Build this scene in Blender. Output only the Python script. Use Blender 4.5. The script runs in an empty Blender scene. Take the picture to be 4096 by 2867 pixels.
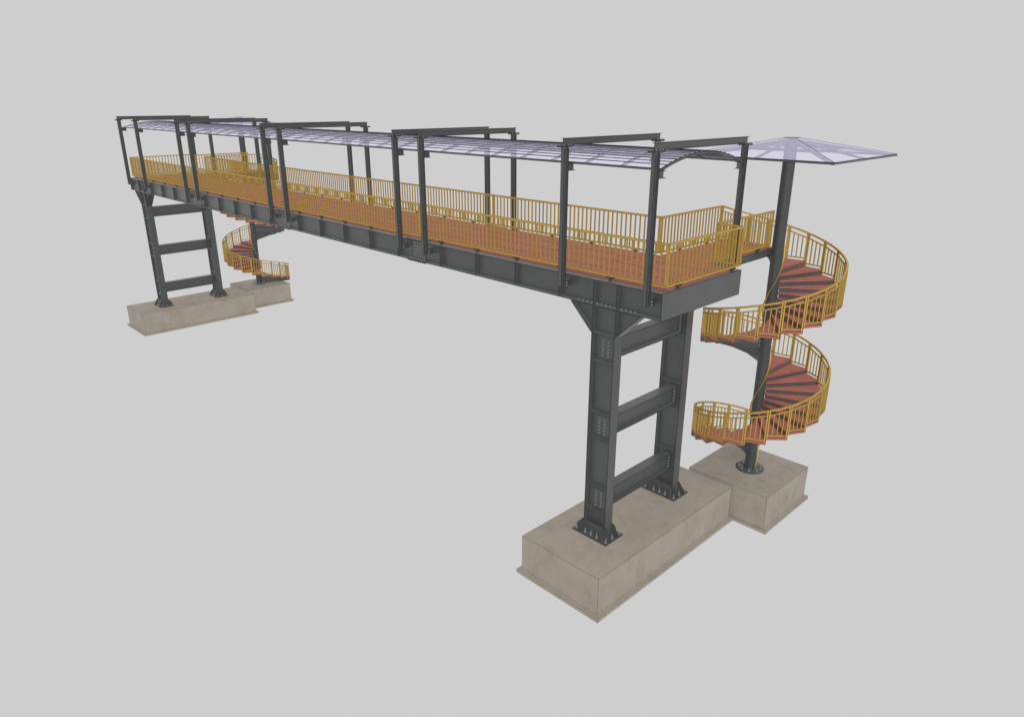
import bpy, bmesh, math, random
from math import sin, cos, radians, pi, sqrt, atan2, hypot
from mathutils import Vector

random.seed(7)
SC = bpy.context.scene
COL = SC.collection
LW = 0.0045          # width of the dark seam left along every sharp edge

# ------------------------------------------------------------------ materials
def new_mat(name):
    m = bpy.data.materials.new(name); m.use_nodes = True
    nt = m.node_tree; nt.nodes.clear()
    out = nt.nodes.new('ShaderNodeOutputMaterial')
    return m, nt, out

def noise(nt, scale, detail=4, rough=.55, stretch=None, seed=0):
    tc = nt.nodes.new('ShaderNodeNewGeometry')
    mp = nt.nodes.new('ShaderNodeMapping')
    mp.inputs['Location'].default_value = (seed*3.1, seed*1.7, seed*2.3)
    if stretch: mp.inputs['Scale'].default_value = stretch
    nt.links.new(tc.outputs['Position'], mp.inputs['Vector'])
    n = nt.nodes.new('ShaderNodeTexNoise')
    n.inputs['Scale'].default_value = scale; n.inputs['Detail'].default_value = detail
    n.inputs['Roughness'].default_value = rough
    nt.links.new(mp.outputs['Vector'], n.inputs['Vector'])
    return n.outputs['Fac']

def ramp(nt, fac, stops):
    r = nt.nodes.new('ShaderNodeValToRGB')
    while len(r.color_ramp.elements) < len(stops): r.color_ramp.elements.new(.5)
    for e, (p, c) in zip(r.color_ramp.elements, stops):
        e.position = p; e.color = (c[0], c[1], c[2], 1)
    nt.links.new(fac, r.inputs['Fac'])
    return r.outputs['Color']

def mix(nt, a, b, fac, mode='MIX'):
    m = nt.nodes.new('ShaderNodeMix'); m.data_type = 'RGBA'; m.blend_type = mode
    if isinstance(fac, float): m.inputs['Factor'].default_value = fac
    else: nt.links.new(fac, m.inputs['Factor'])
    nt.links.new(a, m.inputs['A']); nt.links.new(b, m.inputs['B'])
    return m.outputs['Result']

def painted(name, c, var=.12, scale=6., rough=.4, ior=1.5, rvar=.06, fine=40., metallic=0., sheen=0.):
    m, nt, out = new_mat(name)
    b = nt.nodes.new('ShaderNodeBsdfPrincipled')
    lo = [x*(1-var) for x in c]; hi = [min(1, x*(1+var)) for x in c]
    f1 = noise(nt, scale, 5, .6); f2 = noise(nt, fine, 3, .6, seed=4)
    c1 = ramp(nt, f1, [(.25, lo), (.75, hi)])
    c2 = ramp(nt, f2, [(.3, [1-var*.6]*3), (.7, [1]*3)])
    col = mix(nt, c1, c2, 1.0, 'MULTIPLY')
    nt.links.new(col, b.inputs['Base Color'])
    mr = nt.nodes.new('ShaderNodeMapRange')
    mr.inputs['To Min'].default_value = rough-rvar; mr.inputs['To Max'].default_value = rough+rvar
    nt.links.new(f1, mr.inputs['Value']); nt.links.new(mr.outputs['Result'], b.inputs['Roughness'])
    b.inputs['IOR'].default_value = ior; b.inputs['Metallic'].default_value = metallic
    b.inputs['Sheen Weight'].default_value = sheen; b.inputs['Sheen Roughness'].default_value = .35
    nt.links.new(b.outputs['BSDF'], out.inputs['Surface'])
    return m

STEEL = painted('charcoal_painted_steel', (.040, .044, .044), .12, 5., .38, 1.55, .05, sheen=.30)
YELLOW = painted('ochre_yellow_paint', (.305, .195, .037), .06, 4., .55, 1.35)
RED = painted('red_floor_coating', (.262, .090, .070), .12, 3., .62, 1.3)
GALV = painted('galvanised_bolt_steel', (.125, .13, .13), .12, 30., .45, 1.45, .05)
INK = painted('dark_seam', (.006, .006, .006), .0, 5., .8, 1.2)

def concrete():
    m, nt, out = new_mat('weathered_concrete')
    b = nt.nodes.new('ShaderNodeBsdfPrincipled')
    big = noise(nt, 1.1, 6, .62)
    st = noise(nt, 2.4, 8, .68, (1.0, 1.0, .55), 3)
    fine = noise(nt, 34., 5, .72, None, 5)
    pit = noise(nt, 16., 2, .5, None, 8)
    base = ramp(nt, big, [(.28, (.206, .184, .158)), (.5, (.230, .208, .182)), (.72, (.244, .223, .198))])
    stain = ramp(nt, st, [(.34, (.87, .84, .79)), (.48, (.975, .962, .94)), (.62, (1, 1, 1))])
    grain = ramp(nt, fine, [(.28, (.84, .83, .80)), (.62, (1.0, 1.0, 1.0))])
    pits = ramp(nt, pit, [(.22, (.70, .67, .60)), (.29, (1, 1, 1))])
    c = mix(nt, base, stain, 1.0, 'MULTIPLY'); c = mix(nt, c, grain, 1.0, 'MULTIPLY'); c = mix(nt, c, pits, 1.0, 'MULTIPLY')
    nt.links.new(c, b.inputs['Base Color'])
    b.inputs['Roughness'].default_value = .85; b.inputs['IOR'].default_value = 1.35
    bp = nt.nodes.new('ShaderNodeBump'); bp.inputs['Strength'].default_value = .15; bp.inputs['Distance'].default_value = .01
    nt.links.new(fine, bp.inputs['Height']); nt.links.new(bp.outputs['Normal'], b.inputs['Normal'])
    nt.links.new(b.outputs['BSDF'], out.inputs['Surface'])
    return m
CONC = concrete()

def glass():
    m, nt, out = new_mat('lavender_translucent_glazing')
    tr = nt.nodes.new('ShaderNodeBsdfTransparent'); tr.inputs['Color'].default_value = (1, 1, .98, 1)
    d = nt.nodes.new('ShaderNodeBsdfDiffuse'); d.inputs['Color'].default_value = (.44, .425, .58, 1)
    x = nt.nodes.new('ShaderNodeMixShader'); x.inputs['Fac'].default_value = .29
    nt.links.new(tr.outputs[0], x.inputs[1]); nt.links.new(d.outputs[0], x.inputs[2])
    nt.links.new(x.outputs[0], out.inputs['Surface'])
    return m
GLASS = glass()

# ------------------------------------------------------------------ mesh building
class MB:
    """collects solids; mesh() turns them into ONE mesh with dark seams on the sharp edges"""
    def __init__(s): s.v = []; s.f = []
    def add(s, vs, fs):
        o = len(s.v); s.v += [tuple(v) for v in vs]; s.f += [[i+o for i in f] for f in fs]; return s
    def box(s, x0, x1, y0, y1, z0, z1):
        return s.add([(x0,y0,z0),(x1,y0,z0),(x1,y1,z0),(x0,y1,z0),(x0,y0,z1),(x1,y0,z1),(x1,y1,z1),(x0,y1,z1)],
                     [(0,3,2,1),(4,5,6,7),(0,1,5,4),(1,2,6,5),(2,3,7,6),(3,0,4,7)])
    def prism(s, pts, axis, a, b):
        n = len(pts)
        def P(p, t): return {'x': (t, p[0], p[1]), 'y': (p[0], t, p[1]), 'z': (p[0], p[1], t)}[axis]
        vs = [P(p, a) for p in pts] + [P(p, b) for p in pts]
        fs = [list(range(n))[::-1], list(range(n, 2*n))] + [(i, (i+1) % n, n+(i+1) % n, n+i) for i in range(n)]
        return s.add(vs, fs)
    def ibeam(s, axis, a, b, c, z0, z1, w, tf, tw):      # horizontal, web upright
        h, t = w/2, tw/2
        p = [(c-h,z0),(c+h,z0),(c+h,z0+tf),(c+t,z0+tf),(c+t,z1-tf),(c+h,z1-tf),(c+h,z1),(c-h,z1),(c-h,z1-tf),(c-t,z1-tf),(c-t,z0+tf),(c-h,z0+tf)]
        return s.prism(p, axis, a, b)
    def tube(s, p0, p1, w, h, up=(0,0,1)):               # rectangular bar between two points
        p0, p1 = Vector(p0), Vector(p1); d = (p1-p0).normalized(); up = Vector(up)
        r = d.cross(up).normalized(); u = r.cross(d)
        vs = [p+r*(a*w/2)+u*(b*h/2) for p in (p0, p1) for a, b in ((-1,-1),(1,-1),(1,1),(-1,1))]
        return s.add(vs, [(0,1,2,3),(7,6,5,4),(0,4,5,1),(1,5,6,2),(2,6,7,3),(3,7,4,0)])
    def rev(s, prof, n=24, c=(0,0), axis='z'):           # profile of (r, t)
        vs = []
        for r, t in prof:
            for i in range(n):
                a = 2*pi*i/n; x, y = r*cos(a)+c[0], r*sin(a)+c[1]
                vs.append({'z': (x,y,t), 'y': (x,t,y), 'x': (t,x,y)}[axis])
        m = len(prof); fs = [list(range(n))[::-1], list(range((m-1)*n, m*n))]
        for k in range(m-1):
            for i in range(n): fs.append((k*n+i, k*n+(i+1) % n, (k+1)*n+(i+1) % n, (k+1)*n+i))
        return s.add(vs, fs)
    def loft(s, rings):                                  # list of equal rings of points, closed ends
        n = len(rings[0]); vs = [p for r in rings for p in r]; m = len(rings)
        fs = [list(range(n)), list(range((m-1)*n, m*n))[::-1]]
        for k in range(m-1):
            for i in range(n): fs.append((k*n+i, (k+1)*n+i, (k+1)*n+(i+1) % n, k*n+(i+1) % n))
        return s.add(vs, fs)
    def flip(s, ax):
        i = 'xyz'.index(ax)
        s.v = [tuple(-c if k == i else c for k, c in enumerate(v)) for v in s.v]; return s
    def move(s, x, y, z): s.v = [(a+x, b+y, c+z) for a, b, c in s.v]; return s
    def mesh(s, name, mat, lines=True, ang=22., lw=None, dark=None):
        lw = lw or (.0032 if mat is YELLOW else LW)
        bm = bmesh.new()
        vs = [bm.verts.new(v) for v in s.v]
        for f in s.f: bm.faces.new([vs[i] for i in f])
        bmesh.ops.recalc_face_normals(bm, faces=bm.faces[:])
        bm.normal_update()
        me = bpy.data.meshes.new(name)
        V = [v.co.copy() for v in bm.verts]; bm.verts.index_update()
        F = [[v.index for v in f.verts] for f in bm.faces]; nf = len(F)
        if lines:
            ca = cos(radians(ang)); off = .0009
            for e in bm.edges:
                if len(e.link_faces) != 2: continue
                f1, f2 = e.link_faces
                if f1.normal.dot(f2.normal) > ca: continue
                a, b = e.verts[0].co, e.verts[1].co
                ed = (b-a)
                if ed.length < .006: continue
                ed.normalize()
                for f in (f1, f2):
                    n = f.normal; d = n.cross(ed)
                    lp = [l for l in f.loops if l.edge == e][0]
                    if (lp.vert == e.verts[0]) is False: d = -d
                    i0 = len(V); o = n*off
                    V += [a+o, b+o, b+d*lw+o, a+d*lw+o]; F.append([i0, i0+1, i0+2, i0+3])
        bm.free()
        if dark:                                         # bars of the same part in the seam colour
            i0 = len(V); V += list(dark.v); F += [[i+i0 for i in f] for f in dark.f]
        me.from_pydata([tuple(v) for v in V], [], F)
        me.materials.append(mat); me.materials.append(INK)
        if len(F) > nf:
            idx = [0]*nf + [1]*(len(F)-nf)
            me.polygons.foreach_set('material_index', idx)
        me.update()
        return me

def put(name, me, parent=None, loc=(0,0,0), rz=0., label=None, kind=None):
    if isinstance(me, tuple): me = me[0].mesh(name, *me[1:])
    o = bpy.data.objects.new(name, me); COL.objects.link(o)
    o.location = loc
    if rz: o.rotation_euler = (0, 0, rz)
    if parent: o.parent = parent
    if label: o['label'] = label
    if kind: o['kind'] = kind
    return o

def thing(name, label, cat, loc, rz=0., group=None):
    o = bpy.data.objects.new(name, None); COL.objects.link(o)
    o.location = loc; o.rotation_euler = (0, 0, rz); o.empty_display_size = .3
    o['label'] = label; o['category'] = cat; o['kind'] = 'thing'
    if group: o['group'] = group
    return o

def copy_tree(o, parent=None):
    c = o.copy(); COL.objects.link(c)
    if parent: c.parent = parent
    for ch in list(o.children): copy_tree(ch, c)
    return c

# ------------------------------------------------------------------ measured dimensions (metres)
ZT, ZB = 6.5907, 5.9889            # girder top and bottom
XE, YG = 16.51, 1.645              # bridge half length, outer edge of the girder flanges
GY = 1.50                          # girder web / column centre line
PX = 14.985                        # pier centre
SX, SY = 16.04, 4.442              # spiral stair axis
RZ0 = 6.676                        # underside of the railings
FRX = [.6148, 7.3953, 8.5913, 13.7944, 16.195]

# ------------------------------------------------------------------ small shared meshes
def bolt_mesh(r=.018, h=.016, tail=.012, axis='z'):
    m = MB(); m.rev([(r*1.25, 0), (r*1.25, .004)], 12, axis=axis)
    m.rev([(r, .004), (r, .004+h)], 6, axis=axis)
    if tail: m.rev([(r*.55, .004+h), (r*.55, .004+h+tail)], 8, axis=axis)
    return m.mesh('bolt', GALV, False)
def anchor_mesh():
    m = MB(); m.rev([(.036, 0), (.036, .008)], 14); m.rev([(.026, .008), (.026, .040)], 6)
    m.rev([(.026, .043), (.026, .068)], 6); m.rev([(.0145, .068), (.0145, .125)], 10)
    return m.mesh('anchor_bolt', GALV, False)
BOLT_Z = bolt_mesh(.020, .018, .022)
def facing(me_axis, sign, r, h, tail):
    m = MB(); m.rev([(r*1.25, 0), (r*1.25, .004)], 12, axis=me_axis); m.rev([(r, .004), (r, .004+h)], 6, axis=me_axis)
    if tail: m.rev([(r*.55, .004+h), (r*.55, .004+h+tail)], 8, axis=me_axis)
    if sign < 0: m.flip(me_axis)
    return m.mesh('bolt', GALV, False)
BOLT_YN = facing('y', -1, .020, .016, .010)
BOLT_YP = facing('y', 1, .020, .016, .010)
BOLT_ZN = facing('z', -1, .014, .012, .010)
BOLT_ZP = facing('z', 1, .014, .012, .016)
ANCHOR = anchor_mesh()

# ------------------------------------------------------------------ concrete footings
def footing(name, label, x0, x1, y0, y1, gap=0.):
    cx, cy = (x0+x1)/2, (y0+y1)/2
    t = thing(name, label, 'footing', (cx, cy, -1.101), group='concrete footings under the footbridge')
    hx, hy = (x1-x0)/2, (y1-y0)/2
    b = MB().box(-hx, hx, -hy, hy, .101, 1.101); put('block', (b, CONC), t)
    p = MB().box(-hx-.0993, hx+.0993, -hy-.0993+gap, hy+.0993, 0, .100); put('blinding_pad', (p, CONC), t)
for s, near in ((1, 'near'), (-1, 'far')):
    a, b = sorted((s*13.7575, s*16.2502)); c, d = sorted((s*14.7555, s*17.2591))
    footing('pier_footing', 'long concrete footing block carrying the two steel columns of the %s bridge pier' % near, a, b, -2.9955, 3.0085)
    footing('stair_footing', 'squarer concrete footing block under the pole of the %s spiral staircase' % near, c, d, 3.150, 5.7504, .0585)

# ------------------------------------------------------------------ pier frames
def build_pier(s, label):
    t = thing('bridge_pier', label, 'bridge pier', (s*PX, 0, 0), group='steel bridge piers')
    hx = .34                                       # half column depth
    stz = [.656, 1.364, 2.673, 3.356, 4.659, 5.348]
    for sy in (-1, 1):
        col = MB().prism([(-hx,-.145),(-hx+.022,-.145),(-hx+.022,-.007),(hx-.022,-.007),(hx-.022,-.145),(hx,-.145),(hx,.145),(hx-.022,.145),(hx-.022,.007),(-hx+.022,.007),(-hx+.022,.145),(-hx,.145)], 'z', .03, 5.967)
        c = put('column', (col, STEEL), t, (0, sy*GY, 0))
        for z in stz:
            for q in (-1, 1):
                y0, y1 = sorted((q*.0075, q*.143))
                put('stiffener', (MB().box(-hx+.0225, hx-.0225, y0, y1, z-.022, z), STEEL), c)
        put('base_plate', (MB().box(-.55, .55, -.35, .35, .002, .030), STEEL), c)
        for q in (-1, 1):                         # wing plates beside the flanges and cross gussets
            prof = [(-.545,.0305),(.545,.0305),(.545,.12),(.36,.335),(-.36,.335),(-.545,.12)]
            a, b = sorted((q*.147, q*.165))
            put('base_gusset', (MB().prism(prof, 'y', a, b), STEEL), c)
            for xx in (-hx+.002, hx-.020):
                pr = [(q*.166, .0305), (q*.345, .0305), (q*.345, .11), (q*.205, .325), (q*.166, .325)]
                put('base_gusset', (MB().prism(pr, 'x', xx, xx+.018), STEEL), c)
        for y in (-.255, .255):
            for x in (-.475, -.19, 0, .19, .475): put('anchor_bolt', ANCHOR, c, (x, y, .03))
        for x in (-.475, .475): put('anchor_bolt', ANCHOR, c, (x, 0, .03))
        put('head_plate', (MB().box(-1.0, 1.0, -.145, .145, 5.968, 5.987), STEEL), c)
        for q in (-1, 1):
            w = [(q*(hx+.001), 5.36), (q*(hx+.001), 5.966), (q*.95, 5.966)]
            h = MB().prism(w, 'y', -.006, .006)
            pa, pb = Vector((q*(hx+.004), 0, 5.352)), Vector((q*.975, 0, 5.955))
            h.tube(pa, pb, .288, .02, up=(0, 1, 0)) if False else h.loft([[(p.x-q*.0, y, p.z) for p, y in ((pa,-.144),(pa,.144))] + [(pa.x+q*.016, y, pa.z-.016) for y in (.144,-.144)],
                     [(pb.x, y, pb.z) for y in (-.144,.144)] + [(pb.x+q*.016, y, pb.z-.016+.014) for y in (.144,-.144)]])
            put('haunch', (h, STEEL), c)
    for z0 in (.72, 2.72, 4.72):
        bm_ = MB().ibeam('y', -1.470, 1.470, 0, z0, z0+.5, .29, .018, .010)
        b = put('cross_beam', (bm_, STEEL), t)
        for sy in (-1, 1):
            y0, y1 = sorted((sy*1.4705, sy*1.491))
            put('end_plate', (MB().box(-.142, .142, y0, y1, z0+.004, z0+.496), STEEL), b)
            for k in range(5):
                z = z0+.25+(k-2)*.09
                for x in (-.08, .08):
                    if sy < 0: put('bolt', BOLT_YN, b, (x, -1.508, z))
                    else: put('bolt', BOLT_YN, b, (x, 1.4695, z))
    return t
build_pier(1, 'near steel pier of two dark columns and three cross beams on the large front footing')
build_pier(-1, 'far steel pier of two dark columns and three cross beams at the left end')

# ------------------------------------------------------------------ plate girders
STX = [1.1, 2.6, 4.1, 5.6, 7.1, 9.1, 10.6, 12.1, 13.6, PX-.33, PX+.33]
def build_girder(sy, label):
    t = thing('plate_girder', label, 'bridge girder', (0, sy*GY, ZB), group='long side girders')
    H = ZT-ZB
    cuts = [-XE+.013, -8, 0, 8, XE-.013]
    for a, b in zip(cuts, cuts[1:]):
        put('beam_segment', (MB().ibeam('x', a+.002, b-.002, 0, 0, H, .29, .020, .012), STEEL), t)
    for x in STX:
        for sx in (-1, 1):
            for q in (-1, 1):
                y0, y1 = sorted((q*.0065, q*.140))
                put('stiffener', (MB().box(sx*x-.008, sx*x+.008, y0, y1, .0205, H-.0205), STEEL), t)
    for cx in (-8, 0, 8):
        for q in (-1, 1):
            y0, y1 = sorted((q*.0065, q*.0185))
            w = put('splice_plate', (MB().box(cx-.31, cx+.31, y0, y1, .045, H-.045), STEEL), t)
            if q == sy:
                for i in (-.24, -.15, -.06, .06, .15, .24):
                    for k in range(5):
                        put('splice_bolt', BOLT_YN if q < 0 else BOLT_YP, w, (cx+i, q*.0185, H/2+(k-2)*.1))
        for z0, z1, inner in ((H+.001, H+.019, False), (-.019, -.001, False)):
            p = put('flange_plate', (MB().box(cx-.43, cx+.43, -.148, .148, z0, z1), STEEL), t)
            bb = MB()
            for i in range(8):
                xx = cx+(i-3.5)*.095+(.015 if i > 3 else -.015)
                for y in (-.115, -.05) if sy < 0 else (.115, .05):
                    if z0 > 0: bb.rev([(.028, z1), (.028, z1+.005)], 14, (xx, y)); bb.rev([(.021, z1+.005), (.021, z1+.016)], 6, (xx, y))
                    else: bb.rev([(.021, z0-.022), (.021, z0)], 6, (xx, y))
            put('flange_bolts', (bb, GALV if z0 > 0 else STEEL, False), p, kind='stuff')
        for z0, z1 in ((.0205, .038), (H-.038, H-.0205)):
            for q in (-1, 1):
                y0, y1 = sorted((q*.030, q*.143))
                p = put('flange_plate', (MB().box(cx-.43, cx+.43, y0, y1, z0, z1), STEEL), t)
                if q == sy and z0 < .1:
                    bb = MB()
                    for i in range(8):
                        xx = cx+(i-3.5)*.095+(.015 if i > 3 else -.015)
                        bb.rev([(.024, z1), (.024, z1+.004)], 12, (xx, q*.105)); bb.rev([(.019, z1+.004), (.019, z1+.020)], 6, (xx, q*.105)); bb.rev([(.011, z1+.02), (.011, z1+.036)], 8, (xx, q*.105))
                    put('flange_bolts', (bb, GALV, False), p, kind='stuff')
    for sx in (-1, 1):
        for x in (14.17, 14.302, 14.434, 14.566, 14.727, 14.852, 14.978, 15.103, 15.229, 15.42, 15.543, 15.666, 15.789):
            put('seat_bolt', BOLT_Z, t, (sx*x, sy*.075, .0205))
    return t
build_girder(-1, 'long dark plate girder on the front side of the footbridge with upright stiffeners')
build_girder(1, 'long dark plate girder on the back side of the footbridge behind the red deck')

for s, w in ((1, 'near'), (-1, 'far')):
    t = thing('end_beam', 'dark steel beam closing the %s end of the footbridge below its end railing' % w, 'bridge beam', (s*XE, 0, ZB), group='end beams')
    a, b = sorted((0, -s*.0115))
    put('end_plate', (MB().box(a, b, -YG, YG, -.001, ZT-ZB+.001), STEEL), t)
    a, b = sorted((-s*.013, -s*.16))
    put('flange', (MB().box(a, b, -GY+.147, GY-.147, ZT-ZB-.018, ZT-ZB-.001), STEEL), t)
    put('flange', (MB().box(a, b, -GY+.147, GY-.147, .001, .02), STEEL), t)

# ------------------------------------------------------------------ deck
t = thing('bridge_deck', 'long red walkway floor of the footbridge between the yellow side railings', 'deck', (0, 0, ZT))
xs = [-16.425]+[2*k for k in range(-8, 9)]+[16.425]
for a, b in zip(xs, xs[1:]):
    if b-a < .1: continue
    m = MB(); m.box(a+.0015, b-.0015, -1.402, 1.402, .003, .050)
    for y in (-.7, 0., .7): m.box(a+.02, b-.02, y-.0015, y+.0015, .0502, .0512)
    put('deck_plate', (m, RED), t)

# ------------------------------------------------------------------ portal frames
POST_H = 9.442-6.283
def build_portal():
    t = thing('portal_frame', '', 'portal frame', (0, 0, 6.283), group='portal frames over the footbridge')
    for sy in (-1, 1):
        yc = sy*1.7625
        w, d, tf, tw = .098, .155, .010, .007
        p = [(-w/2,-d/2),(w/2,-d/2),(w/2,-d/2+tf),(tw/2,-d/2+tf),(tw/2,d/2-tf),(w/2,d/2-tf),(w/2,d/2),(-w/2,d/2),(-w/2,d/2-tf),(-tw/2,d/2-tf),(-tw/2,-d/2+tf),(-w/2,-d/2+tf)]
        post = put('post', (MB().prism(p, 'z', 0, POST_H), STEEL), t, (0, yc, 0))
        put('cap_plate', (MB().box(-.10, .10, -.155, .155, POST_H+.0005, POST_H+.017), STEEL), post)
        for x in (-.075, .075):
            for y in (-.115, 0.03, .115):
                put('bolt', BOLT_ZN, post, (x, y, POST_H))
        # stub welded to the girder web, bolted to the foot of the post
        y0, y1 = sorted((sy*1.5075, sy*1.668))
        fb = put('foot_bracket', (MB().ibeam('y', y0, y1, 0, .005, .155, .120, .010, .007), STEEL), t)
        y0, y1 = sorted((sy*1.6685, sy*1.6835))
        put('end_plate', (MB().box(-.115, .115, y0, y1, -.004, .140), STEEL), fb)
        for x in (-.085, .085):
            for z in (.032, .106):
                put('bolt', BOLT_YN if sy < 0 else BOLT_YP, fb, (x, sy*1.6835, z))
        # stub that carries the canopy
        y0, y1 = sorted((sy*1.684, sy*1.47))
        put('canopy_bracket', (MB().ibeam('y', y0, y1, 0, 8.928-6.283, 9.078-6.283, .130, .010, .007), STEEL), t)
    z0 = POST_H+.035
    beam = put('top_beam', (MB().ibeam('y', -1.84, 1.84, 0, z0, z0+.151, .104, .010, .007), STEEL), t)
    for sy in (-1, 1):
        put('seat_plate', (MB().box(-.10, .10, sy*1.7625-.155, sy*1.7625+.155, POST_H+.018, POST_H+.0345), STEEL), beam)
        for x in (-.075, .075):
            for y in (-.115, .03, .115):
                put('bolt', BOLT_ZP, beam, (x, sy*1.7625+y, POST_H+.0345))
    return t
P0 = build_portal()
PLAB = ['first portal frame at the near right end, standing over the end arch of the canopy',
        'second portal frame from the near right end, straddling the deck over the near pier',
        'third portal frame from the near right end, beside the second girder splice',
        'fourth portal frame from the near right end, just left of the third one',
        'fifth portal frame from the near right end, just right of the mid bridge splice',
        'fifth portal frame from the far left end, just left of the mid bridge splice',
        'fourth portal frame from the far left end, just right of the third one there',
        'third portal frame from the far left end, before the far girder splice',
        'second portal frame from the far left end, standing over the far pier',
        'outermost portal frame at the far left end of the footbridge']
for i, x in enumerate([FRX[4], FRX[3], FRX[2], FRX[1], FRX[0], -FRX[0], -FRX[1], -FRX[2], -FRX[3], -FRX[4]]):
    o = P0 if i == 0 else copy_tree(P0)
    o.location = (x, 0, 6.283); o['label'] = PLAB[i]

# ------------------------------------------------------------------ straight railings
BAL = MB().box(-.0145, .0145, -.0145, .0145, 0, .858).mesh('baluster', YELLOW, lw=.0034)
RPOST = MB().box(-.021, .021, -.0205, .0205, 0, .858).mesh('post', YELLOW)
def stub_meshes():
    a = MB().box(-.032, .032, -.032, .032, 0, .0735)
    b = MB().box(-.115, .115, -.022, .022, .074, .0845); b.rev([(.011, .06), (.011, .095)], 6, (-.095, -.012)); b.rev([(.011, .06), (.011, .095)], 6, (.095, -.012)); b.rev([(.011, .0845), (.011, .1)], 6, (.02, -.0325))
    return a.mesh('support', STEEL), b.mesh('clamp', STEEL)
STUB, CLAMP = stub_meshes()
def railing(label, p0, p1, supports, group='yellow railings along the deck', first=.15, double=(0, 0)):
    dx, dy = p1[0]-p0[0], p1[1]-p0[1]; L = hypot(dx, dy)
    t = thing('railing', label, 'railing', (p0[0], p0[1], RZ0), atan2(dy, dx), group)
    put('top_rail', (MB().box(.0015, L-.0015, -.0225, .0225, .901, .948), YELLOW), t)
    put('bottom_rail', (MB().box(.0015, L-.0015, -.0200, .0200, 0, .0425), YELLOW), t)
    put('post', RPOST, t, (.0235, 0, .0428)); put('post', RPOST, t, (L-.0235, 0, .0428))
    n = max(1, round((L-.047)/.1503)-1); st = (L-.047)/(n+1)
    for k in range(1, n+1): put('baluster', BAL, t, (.0235+st*k, 0, .0428))
    for d in supports:
        s_ = put('support', STUB, t, (d, -.018, ZT-RZ0-.0005)); put('clamp', CLAMP, s_)
    return t
yr = 1.467
SUP = [1., 2.5, 4., 5.5, 7., 9., 10.5, 12., 13.5, 15.]
for a, b, l in ((8, 16.466, 'front side railing of the near quarter, ending at the near end corner'),
                (0, 8, 'front side railing between the middle splice and the near splice'),
                (-8, 0, 'front side railing between the far splice and the middle splice'),
                (-16.466, -8, 'front side railing of the far quarter, ending at the far left corner')):
    railing('yellow '+l, (a, -yr), (b, -yr), [abs(abs(x)-abs(a)) for x in SUP if min(abs(a), abs(b)) < x < max(abs(a), abs(b))])
for a, b, l in ((8, 14.243, 'back side railing ending at the near stair landing'),
                (0, 8, 'back side railing just right of the bridge middle'),
                (-8, 0, 'back side railing just left of the bridge middle'),
                (-14.243, -8, 'back side railing ending at the far stair landing')):
    railing('yellow '+l, (b, yr), (a, yr), [abs(x-abs(b)) if b > 0 else abs(-x-b) for x in SUP if min(abs(a), abs(b)) < x < max(abs(a), abs(b))])
for s, w in ((1, 'near'), (-1, 'far')):
    g = 'yellow railings at the bridge ends and landings'
    def rl(label, q0, q1, sup):
        a, b = (s*q0[0], q0[1]), (s*q1[0], q1[1])
        L = hypot(a[0]-b[0], a[1]-b[1])
        if s < 0: a, b, sup = b, a, [L-d for d in sup]
        railing(label, a, b, sup, g)
    rl('yellow railing across the %s end of the deck above the end beam' % w, (16.446, -1.4430), (16.446, 1.673), [.45, 2.72])
    rl('short yellow railing return at the back corner of the %s deck end' % w, (16.4225, 1.651), (15.7775, 1.651), [])
    rl('yellow landing railing running to the pole of the %s spiral staircase' % w, (15.752, 1.628), (15.752, 4.55), [2.2])
    rl('yellow landing railing on the mid bridge side of the %s stair landing' % w, (14.263, 4.425), (14.263, 1.4905), [.6, 2.0])

# ------------------------------------------------------------------ arched canopy
RA = 5.0
def arc(y, top): return top-RA+sqrt(RA*RA-y*y)
ARC_Y = [-1.58+1.58*2*k/18 for k in range(19)]
t = thing('arched_canopy', 'long arched canopy of lavender glazing on thin steel ribs over the deck', 'canopy', (0, 0, 9.08))
def arch_ring(x0, x1, top, dep, ys=ARC_Y):
    rings = []
    for y in ys:
        z = arc(y, top)-9.08; n = Vector((0, y, sqrt(RA*RA-y*y))).normalized()
        rings.append([(x0, y, z), (x1, y, z), (x1, y-n.y*dep, z-n.z*dep), (x0, y-n.y*dep, z-n.z*dep)])
    return MB().loft(rings)
TOPZ = 9.383
ribs = sorted([s*(16.215-k) for k in range(17) for s in (-1, 1)])
RIB = arch_ring(-.03, .03, TOPZ-.010, .040).mesh('arch_rib', STEEL)
for x in ribs: put('arch_rib', RIB, t, (x, 0, 0))
for sy in (-1, 1):
    y0, y1 = sorted((sy*1.5815, sy*1.622))
    put('edge_beam', (MB().box(-16.24, 16.24, y0, y1, -.0005, .046), STEEL), t)
gcache = {}
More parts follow.
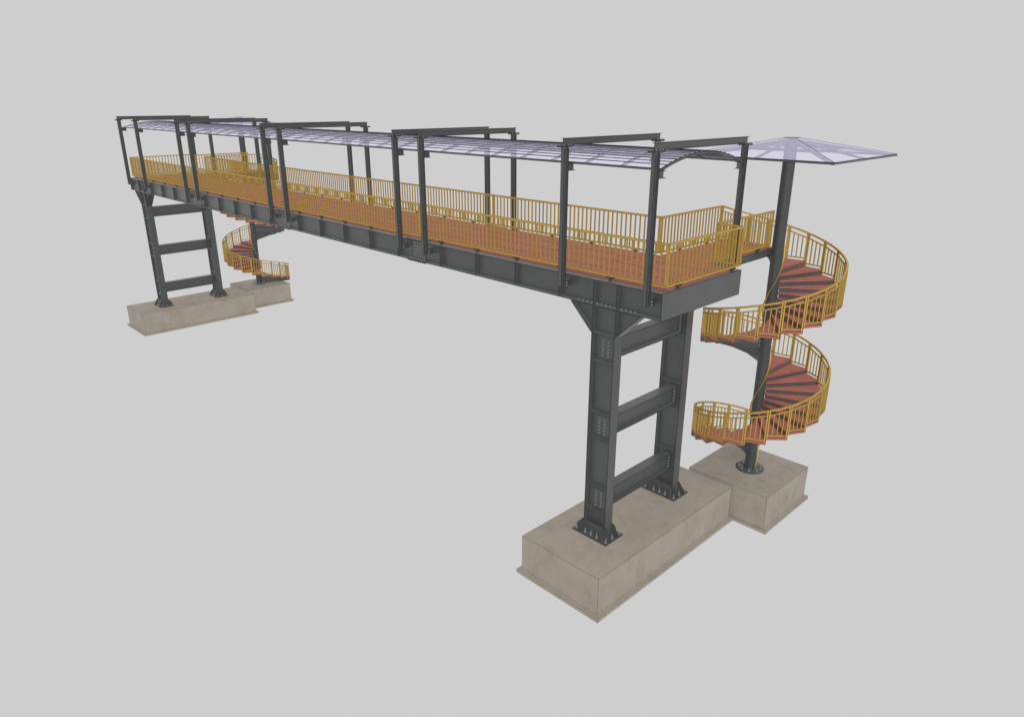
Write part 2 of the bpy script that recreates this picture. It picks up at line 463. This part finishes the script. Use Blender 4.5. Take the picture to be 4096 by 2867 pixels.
for a, b in zip(ribs, ribs[1:]):
    L = round(b-a, 4)
    if L not in gcache:
        ys = [-1.60]+ARC_Y[1:-1]+[1.60]
        gm = arch_ring(-L/2+.001, L/2-.001, TOPZ, .008, ys)
        bars = MB()
        for y in ARC_Y[1:-1]:
            z = arc(y, TOPZ)-9.08; bars.box(-L/2+.002, L/2-.002, y-.006, y+.006, z+.0005, z+.0135)
        me = gm.mesh('glass_panel', GLASS, True, 1.2, .008, bars)
        gcache[L] = (me, [])
        for yc in (-.845, 0, .845):
            z = arc(yc, TOPZ-.012)-9.08
            gcache[L][1].append(('purlin', MB().box(-L/2+.0305, L/2-.0305, yc-.028, yc+.028, z-.050, z).mesh('purlin', STEEL)))
        if L > .6:
            for ya, yb in ((-.82, -.025), (.025, .82)):
                za, zb = arc(ya, TOPZ-.03)-9.08, arc(yb, TOPZ-.03)-9.08
                for q in (-1, 1):
                    dz = -.004 if q > 0 else .004
                    gcache[L][1].append(('brace', MB().tube((-L/2+.03, ya if q > 0 else yb, (za if q > 0 else zb)+dz), (L/2-.03, yb if q > 0 else ya, (zb if q > 0 else za)+dz), .075, .006).mesh('brace', STEEL)))
    me, subs = gcache[L]
    put('glass_panel', me, t, ((a+b)/2, 0, 0))
    for n, sm in subs: put(n, sm, t, ((a+b)/2, 0, 0))
# ------------------------------------------------------------------ landings, stairs, stair roofs
CAMP = Vector((24.6176, -14.0013, 10.4083))
DT, DZ = 18., .1502
K0, K1 = -30, 13
RC = 1.793
def zk(k): return 2.1046-DZ*k
def thk(k): return radians(-1.0-DT*k)

def build_landing(s, w):
    t = thing('stair_landing', 'red floored steel landing joining the deck to the %s spiral staircase' % w, 'landing', (s*15.0, 1.65, 6.38), group='stair landings')
    def B(name, m, mat=STEEL):
        m.move(-15., -1.65, -6.38)
        if s < 0: m.flip('x')
        return put(name, (m, mat), t)
    for xc in (15.72, 14.31):
        B('beam', MB().ibeam('y', 1.66, 4.56, xc, 6.39, 6.588, .10, .011, .007))
    for yc in (2.4, 3.3):
        B('cross_beam', MB().ibeam('x', 14.362, 15.668, yc, 6.41, 6.586, .08, .010, .006))
    B('cross_beam', MB().ibeam('x', 14.362, 15.882, 4.50, 6.41, 6.586, .08, .010, .006))
    B('haunch', MB().prism([(15.772, 6.40), (15.895, 6.40), (15.895, 6.20), (15.87, 6.20), (15.772, 6.36)], 'y', 4.49, 4.51))
    for a, b in ((1.41, 2.42), (2.423, 3.43), (3.433, 4.436)):
        B('floor_plate', MB().box(14.30, 15.72, a, b, 6.5905, 6.637), RED)

TREAD = {}
def stair_meshes(s):
    d = {}
    fl = (lambda m: m) if s > 0 else (lambda m: m.flip('y'))
    a = radians(-DT)
    def pol(r, t): return (r*cos(t), r*sin(t))
    e = .0012
    wedge = [pol(.158, -e*3), pol(RC, -e), pol(RC, a+e), pol(.158, a+e*3)]
    m = MB().prism(wedge, 'z', 0, .045)
    d['tread'] = fl(m).mesh('tread', RED)
    w2 = [pol(.16, -.01), pol(RC-.012, -.003), pol(RC-.012, a+.004), pol(.16, a+.02)]
    d['soffit'] = fl(MB().prism(w2, 'z', -.009, -.001)).mesh('soffit', STEEL)
    # riser: radial plate below the downhill edge
    n = Vector((-sin(a), cos(a), 0))         # towards uphill
    q0, q1 = Vector((*pol(.17, a), 0))+n*.004, Vector((*pol(RC-.004, a), 0))+n*.004
    m = MB().loft([[(q0.x, q0.y, -.152), (q1.x, q1.y, -.152), (q1.x, q1.y, -.0005), (q0.x, q0.y, -.0005)],
                   [(q0.x+n.x*.008, q0.y+n.y*.008, -.152), (q1.x+n.x*.008, q1.y+n.y*.008, -.152), (q1.x+n.x*.008, q1.y+n.y*.008, -.0005), (q0.x+n.x*.008, q0.y+n.y*.008, -.0005)]])
    d['riser'] = fl(m).mesh('riser', STEEL)
    # railing panel along the outer chord
    A, Bp = Vector((*pol(RC, 0), 0)), Vector((*pol(RC, a), 0)); ch = (Bp-A).length; u = (Bp-A)/ch; o = Vector((u.y, -u.x, 0))
    if o.dot(A) < 0: o = -o
    hz = lambda x: .985-DZ*x/ch              # centre of the handrail above the tread corner
    def P(x, off, z): v = A+u*x+o*off; return Vector((v.x, v.y, z))
    def bar(x, wd, z0, z1, off=-.012):
        r = wd/2; c = P(x, off, 0)
        pts = [c-u*r-o*r, c+u*r-o*r, c+u*r+o*r, c-u*r+o*r]
        return MB().prism([(p.x, p.y) for p in pts], 'z', z0, z1)
    x0, x1 = .026, ch-.026
    d['post_up'] = fl(bar(x0, .040, .0455, hz(x0)-.020)).mesh('post', YELLOW)
    d['post_down'] = fl(bar(x1, .040, .0455, hz(x1)-.020)).mesh('post', YELLOW)
    d['top'] = fl(MB().tube(P(x0+.019, -.012, hz(x0)-.135), P(x1-.019, -.012, hz(x1)-.135), .030, .032)).mesh('top_rail', YELLOW)
    d['bottom'] = fl(MB().tube(P(x0+.019, -.012, .115), P(x1-.019, -.012, .115), .030, .032)).mesh('bottom_rail', YELLOW)
    d['bal'] = []; allb = MB()
    for k in (1, 2, 3):
        x = x0+(x1-x0)*k/4
        b = bar(x, .028, .1315, hz(x)-.151)
        d['bal'].append(fl(bar(x, .028, .1315, hz(x)-.151)).mesh('baluster', YELLOW))
    d['bar'] = bar; d['hz'] = hz; d['x'] = (x0, x1)
    return d

def helix(s, ka, kb, r, zoff, w, h, step=2.25):
    a0, a1 = degs(ka), degs(kb); n = max(2, int(round((a0-a1)/step))); rings = []
    for i in range(n+1):
        t = radians(a0+(a1-a0)*i/n); z = 2.1046+DZ*(math.degrees(t)+1.0)/DT+zoff
        c, sn = cos(t), sin(t)
        if s < 0: c = -c
        rings.append([((r+a*w/2)*c, (r+a*w/2)*sn, z+b*h/2) for a, b in ((-1,-1),(1,-1),(1,1),(-1,1))])
    return MB().loft(rings)
def degs(k): return -1.0-DT*k

def build_stair(s, w):
    t = thing('spiral_staircase', 'spiral staircase of red steps and yellow railings at the %s end of the footbridge' % w,
              'spiral staircase', (s*SX, SY, 0), group='spiral staircases')
    D = stair_meshes(s)
    pole = put('pole', (MB().rev([(.157, .021), (.157, 9.30), (.150, 9.34), (.115, 9.40), (.07, 9.44), (.06, 9.47)], 36), STEEL, True, 8., .003), t)
    bp = put('base_plate', (MB().rev([(.41, .001), (.41, .020)], 48), STEEL), t)
    for k in range(8):
        a = radians(22.5+45*k); put('anchor_bolt', ANCHOR, bp, (.30*cos(a), .30*sin(a), .020))
    ang = lambda k: thk(k) if s > 0 else pi-thk(k)
    for k in range(K0, K1+1):
        tr = put('tread', D['tread'], t, (0, 0, zk(k)), ang(k))
        put('soffit', D['soffit'], tr)
        if k < K1+1: put('riser', D['riser'], tr)
    # railing panels; the balusters of the ones farthest from the photo's viewpoint are one mass
    def far(k):
        a = ang(k)+(-s)*radians(9); p = Vector((s*SX+RC*cos(a), SY+RC*sin(a), zk(k)+.5)); return (p-CAMP).length
    order = sorted(range(K0, K1+1), key=far); single = set(order[:33])
    mass = MB()
    for k in range(K0, K1+1):
        rp = put('railing_panel', D['top'], t, (0, 0, zk(k)), ang(k))
        put('post', D['post_up'], rp); put('post', D['post_down'], rp); put('bottom_rail', D['bottom'], rp)
        if k in single:
            for b in D['bal']: put('baluster', b, rp)
        else:
            x0, x1 = D['x']
            for q in (1, 2, 3):
                x = x0+(x1-x0)*q/4; b = D['bar'](x, .024, .1315, D['hz'](x)-.151)
                if s < 0: b.flip('y')
                ca, sa = cos(ang(k)), sin(ang(k))
                mass.add([(v[0]*ca-v[1]*sa, v[0]*sa+v[1]*ca, v[2]+zk(k)) for v in b.v], b.f)
    put('balusters', (mass, YELLOW), t, kind='stuff')
    put('outer_handrail', (helix(s, K0, K1+1, 1.770, .985, .046, .046), YELLOW, True, 1.5, .0022), t)
    put('inner_handrail', (helix(s, K0+3, K1+7.6, .186, 1.10, .040, .045, 4.5), YELLOW, True, 3., .0016), t)
    return t

def build_roof(s, w):
    t = thing('pyramid_canopy', 'low square pyramid roof of lavender glazing on top of the %s stair pole' % w, 'roof', (s*SX, SY, 9.06), group='glazed stair roofs')
    H = 1.9485
    for q in range(4):
        rz = q*pi/2
        put('edge_beam', (MB().prism([(-H, H), (-H+.045, H-.045), (H-.045, H-.045), (H, H)], 'z', .0, .043), STEEL), t, rz=rz)
        put('hip_rib', (MB().tube((.10, .10, .376), (H-.05, H-.05, .016), .080, .050), STEEL), t, rz=rz)
        put('mid_rib', (MB().tube((0, .12, .376), (0, H-.046, .018), .068, .045), STEEL), t, rz=rz)
        put('ring_beam', (MB().tube((-.92, .97, .200), (.92, .97, .200), .060, .058), STEEL), t, rz=rz)
        a, b = H-.002, .17
        za, zb = .046, .440
        g = MB().loft([[(-a, a, za), (a, a, za), (b, b, zb), (-b, b, zb)], [(-a, a, za+.008), (a, a, za+.008), (b, b, zb+.008), (-b, b, zb+.008)]])
        put('glass_panel', (g, GLASS, True, 22., .005), t, rz=rz)
    put('cap', (MB().rev([(.06, .409), (.075, .42), (.20, .449), (.20, .456)], 24), STEEL), t)
    return t

for s, w in ((1, 'near'), (-1, 'far')):
    build_landing(s, w); build_stair(s, w); build_roof(s, w)

# ------------------------------------------------------------------ light: an even grey studio surround
wd = bpy.data.worlds.new('World'); SC.world = wd; wd.use_nodes = True
bg = wd.node_tree.nodes['Background']
bg.inputs['Color'].default_value = (.617, .617, .617, 1); bg.inputs['Strength'].default_value = 1.0

headlight = bpy.data.lights.new('headlight', 'SUN'); so = bpy.data.objects.new('headlight', headlight); COL.objects.link(so)  # added headlight from the camera side, shadowless, to brighten and flatten shading
headlight.energy = 5.0; headlight.angle = radians(25); headlight.use_shadow = False; headlight.color = (1, .985, .96)
so.location = (40, -45, 50)
so.rotation_euler = Vector((.60, -.54, .59)).to_track_quat('Z', 'Y').to_euler()

# ------------------------------------------------------------------ camera
cam = bpy.data.cameras.new('camera'); co = bpy.data.objects.new('camera', cam); COL.objects.link(co)
cam.sensor_width = 36; cam.lens = 2842.4686/4096*36; cam.clip_end = 500
co.location = CAMP; co.rotation_euler = (1.2223, -.0006, .7959)
SC.camera = co
SC.view_settings.view_transform = 'Standard'; SC.view_settings.look = 'None'
SC.view_settings.exposure = 0; SC.view_settings.gamma = 1; SC.view_settings.use_curve_mapping = False
SC.render.engine = 'CYCLES'
SC.cycles.transparent_max_bounces = 32
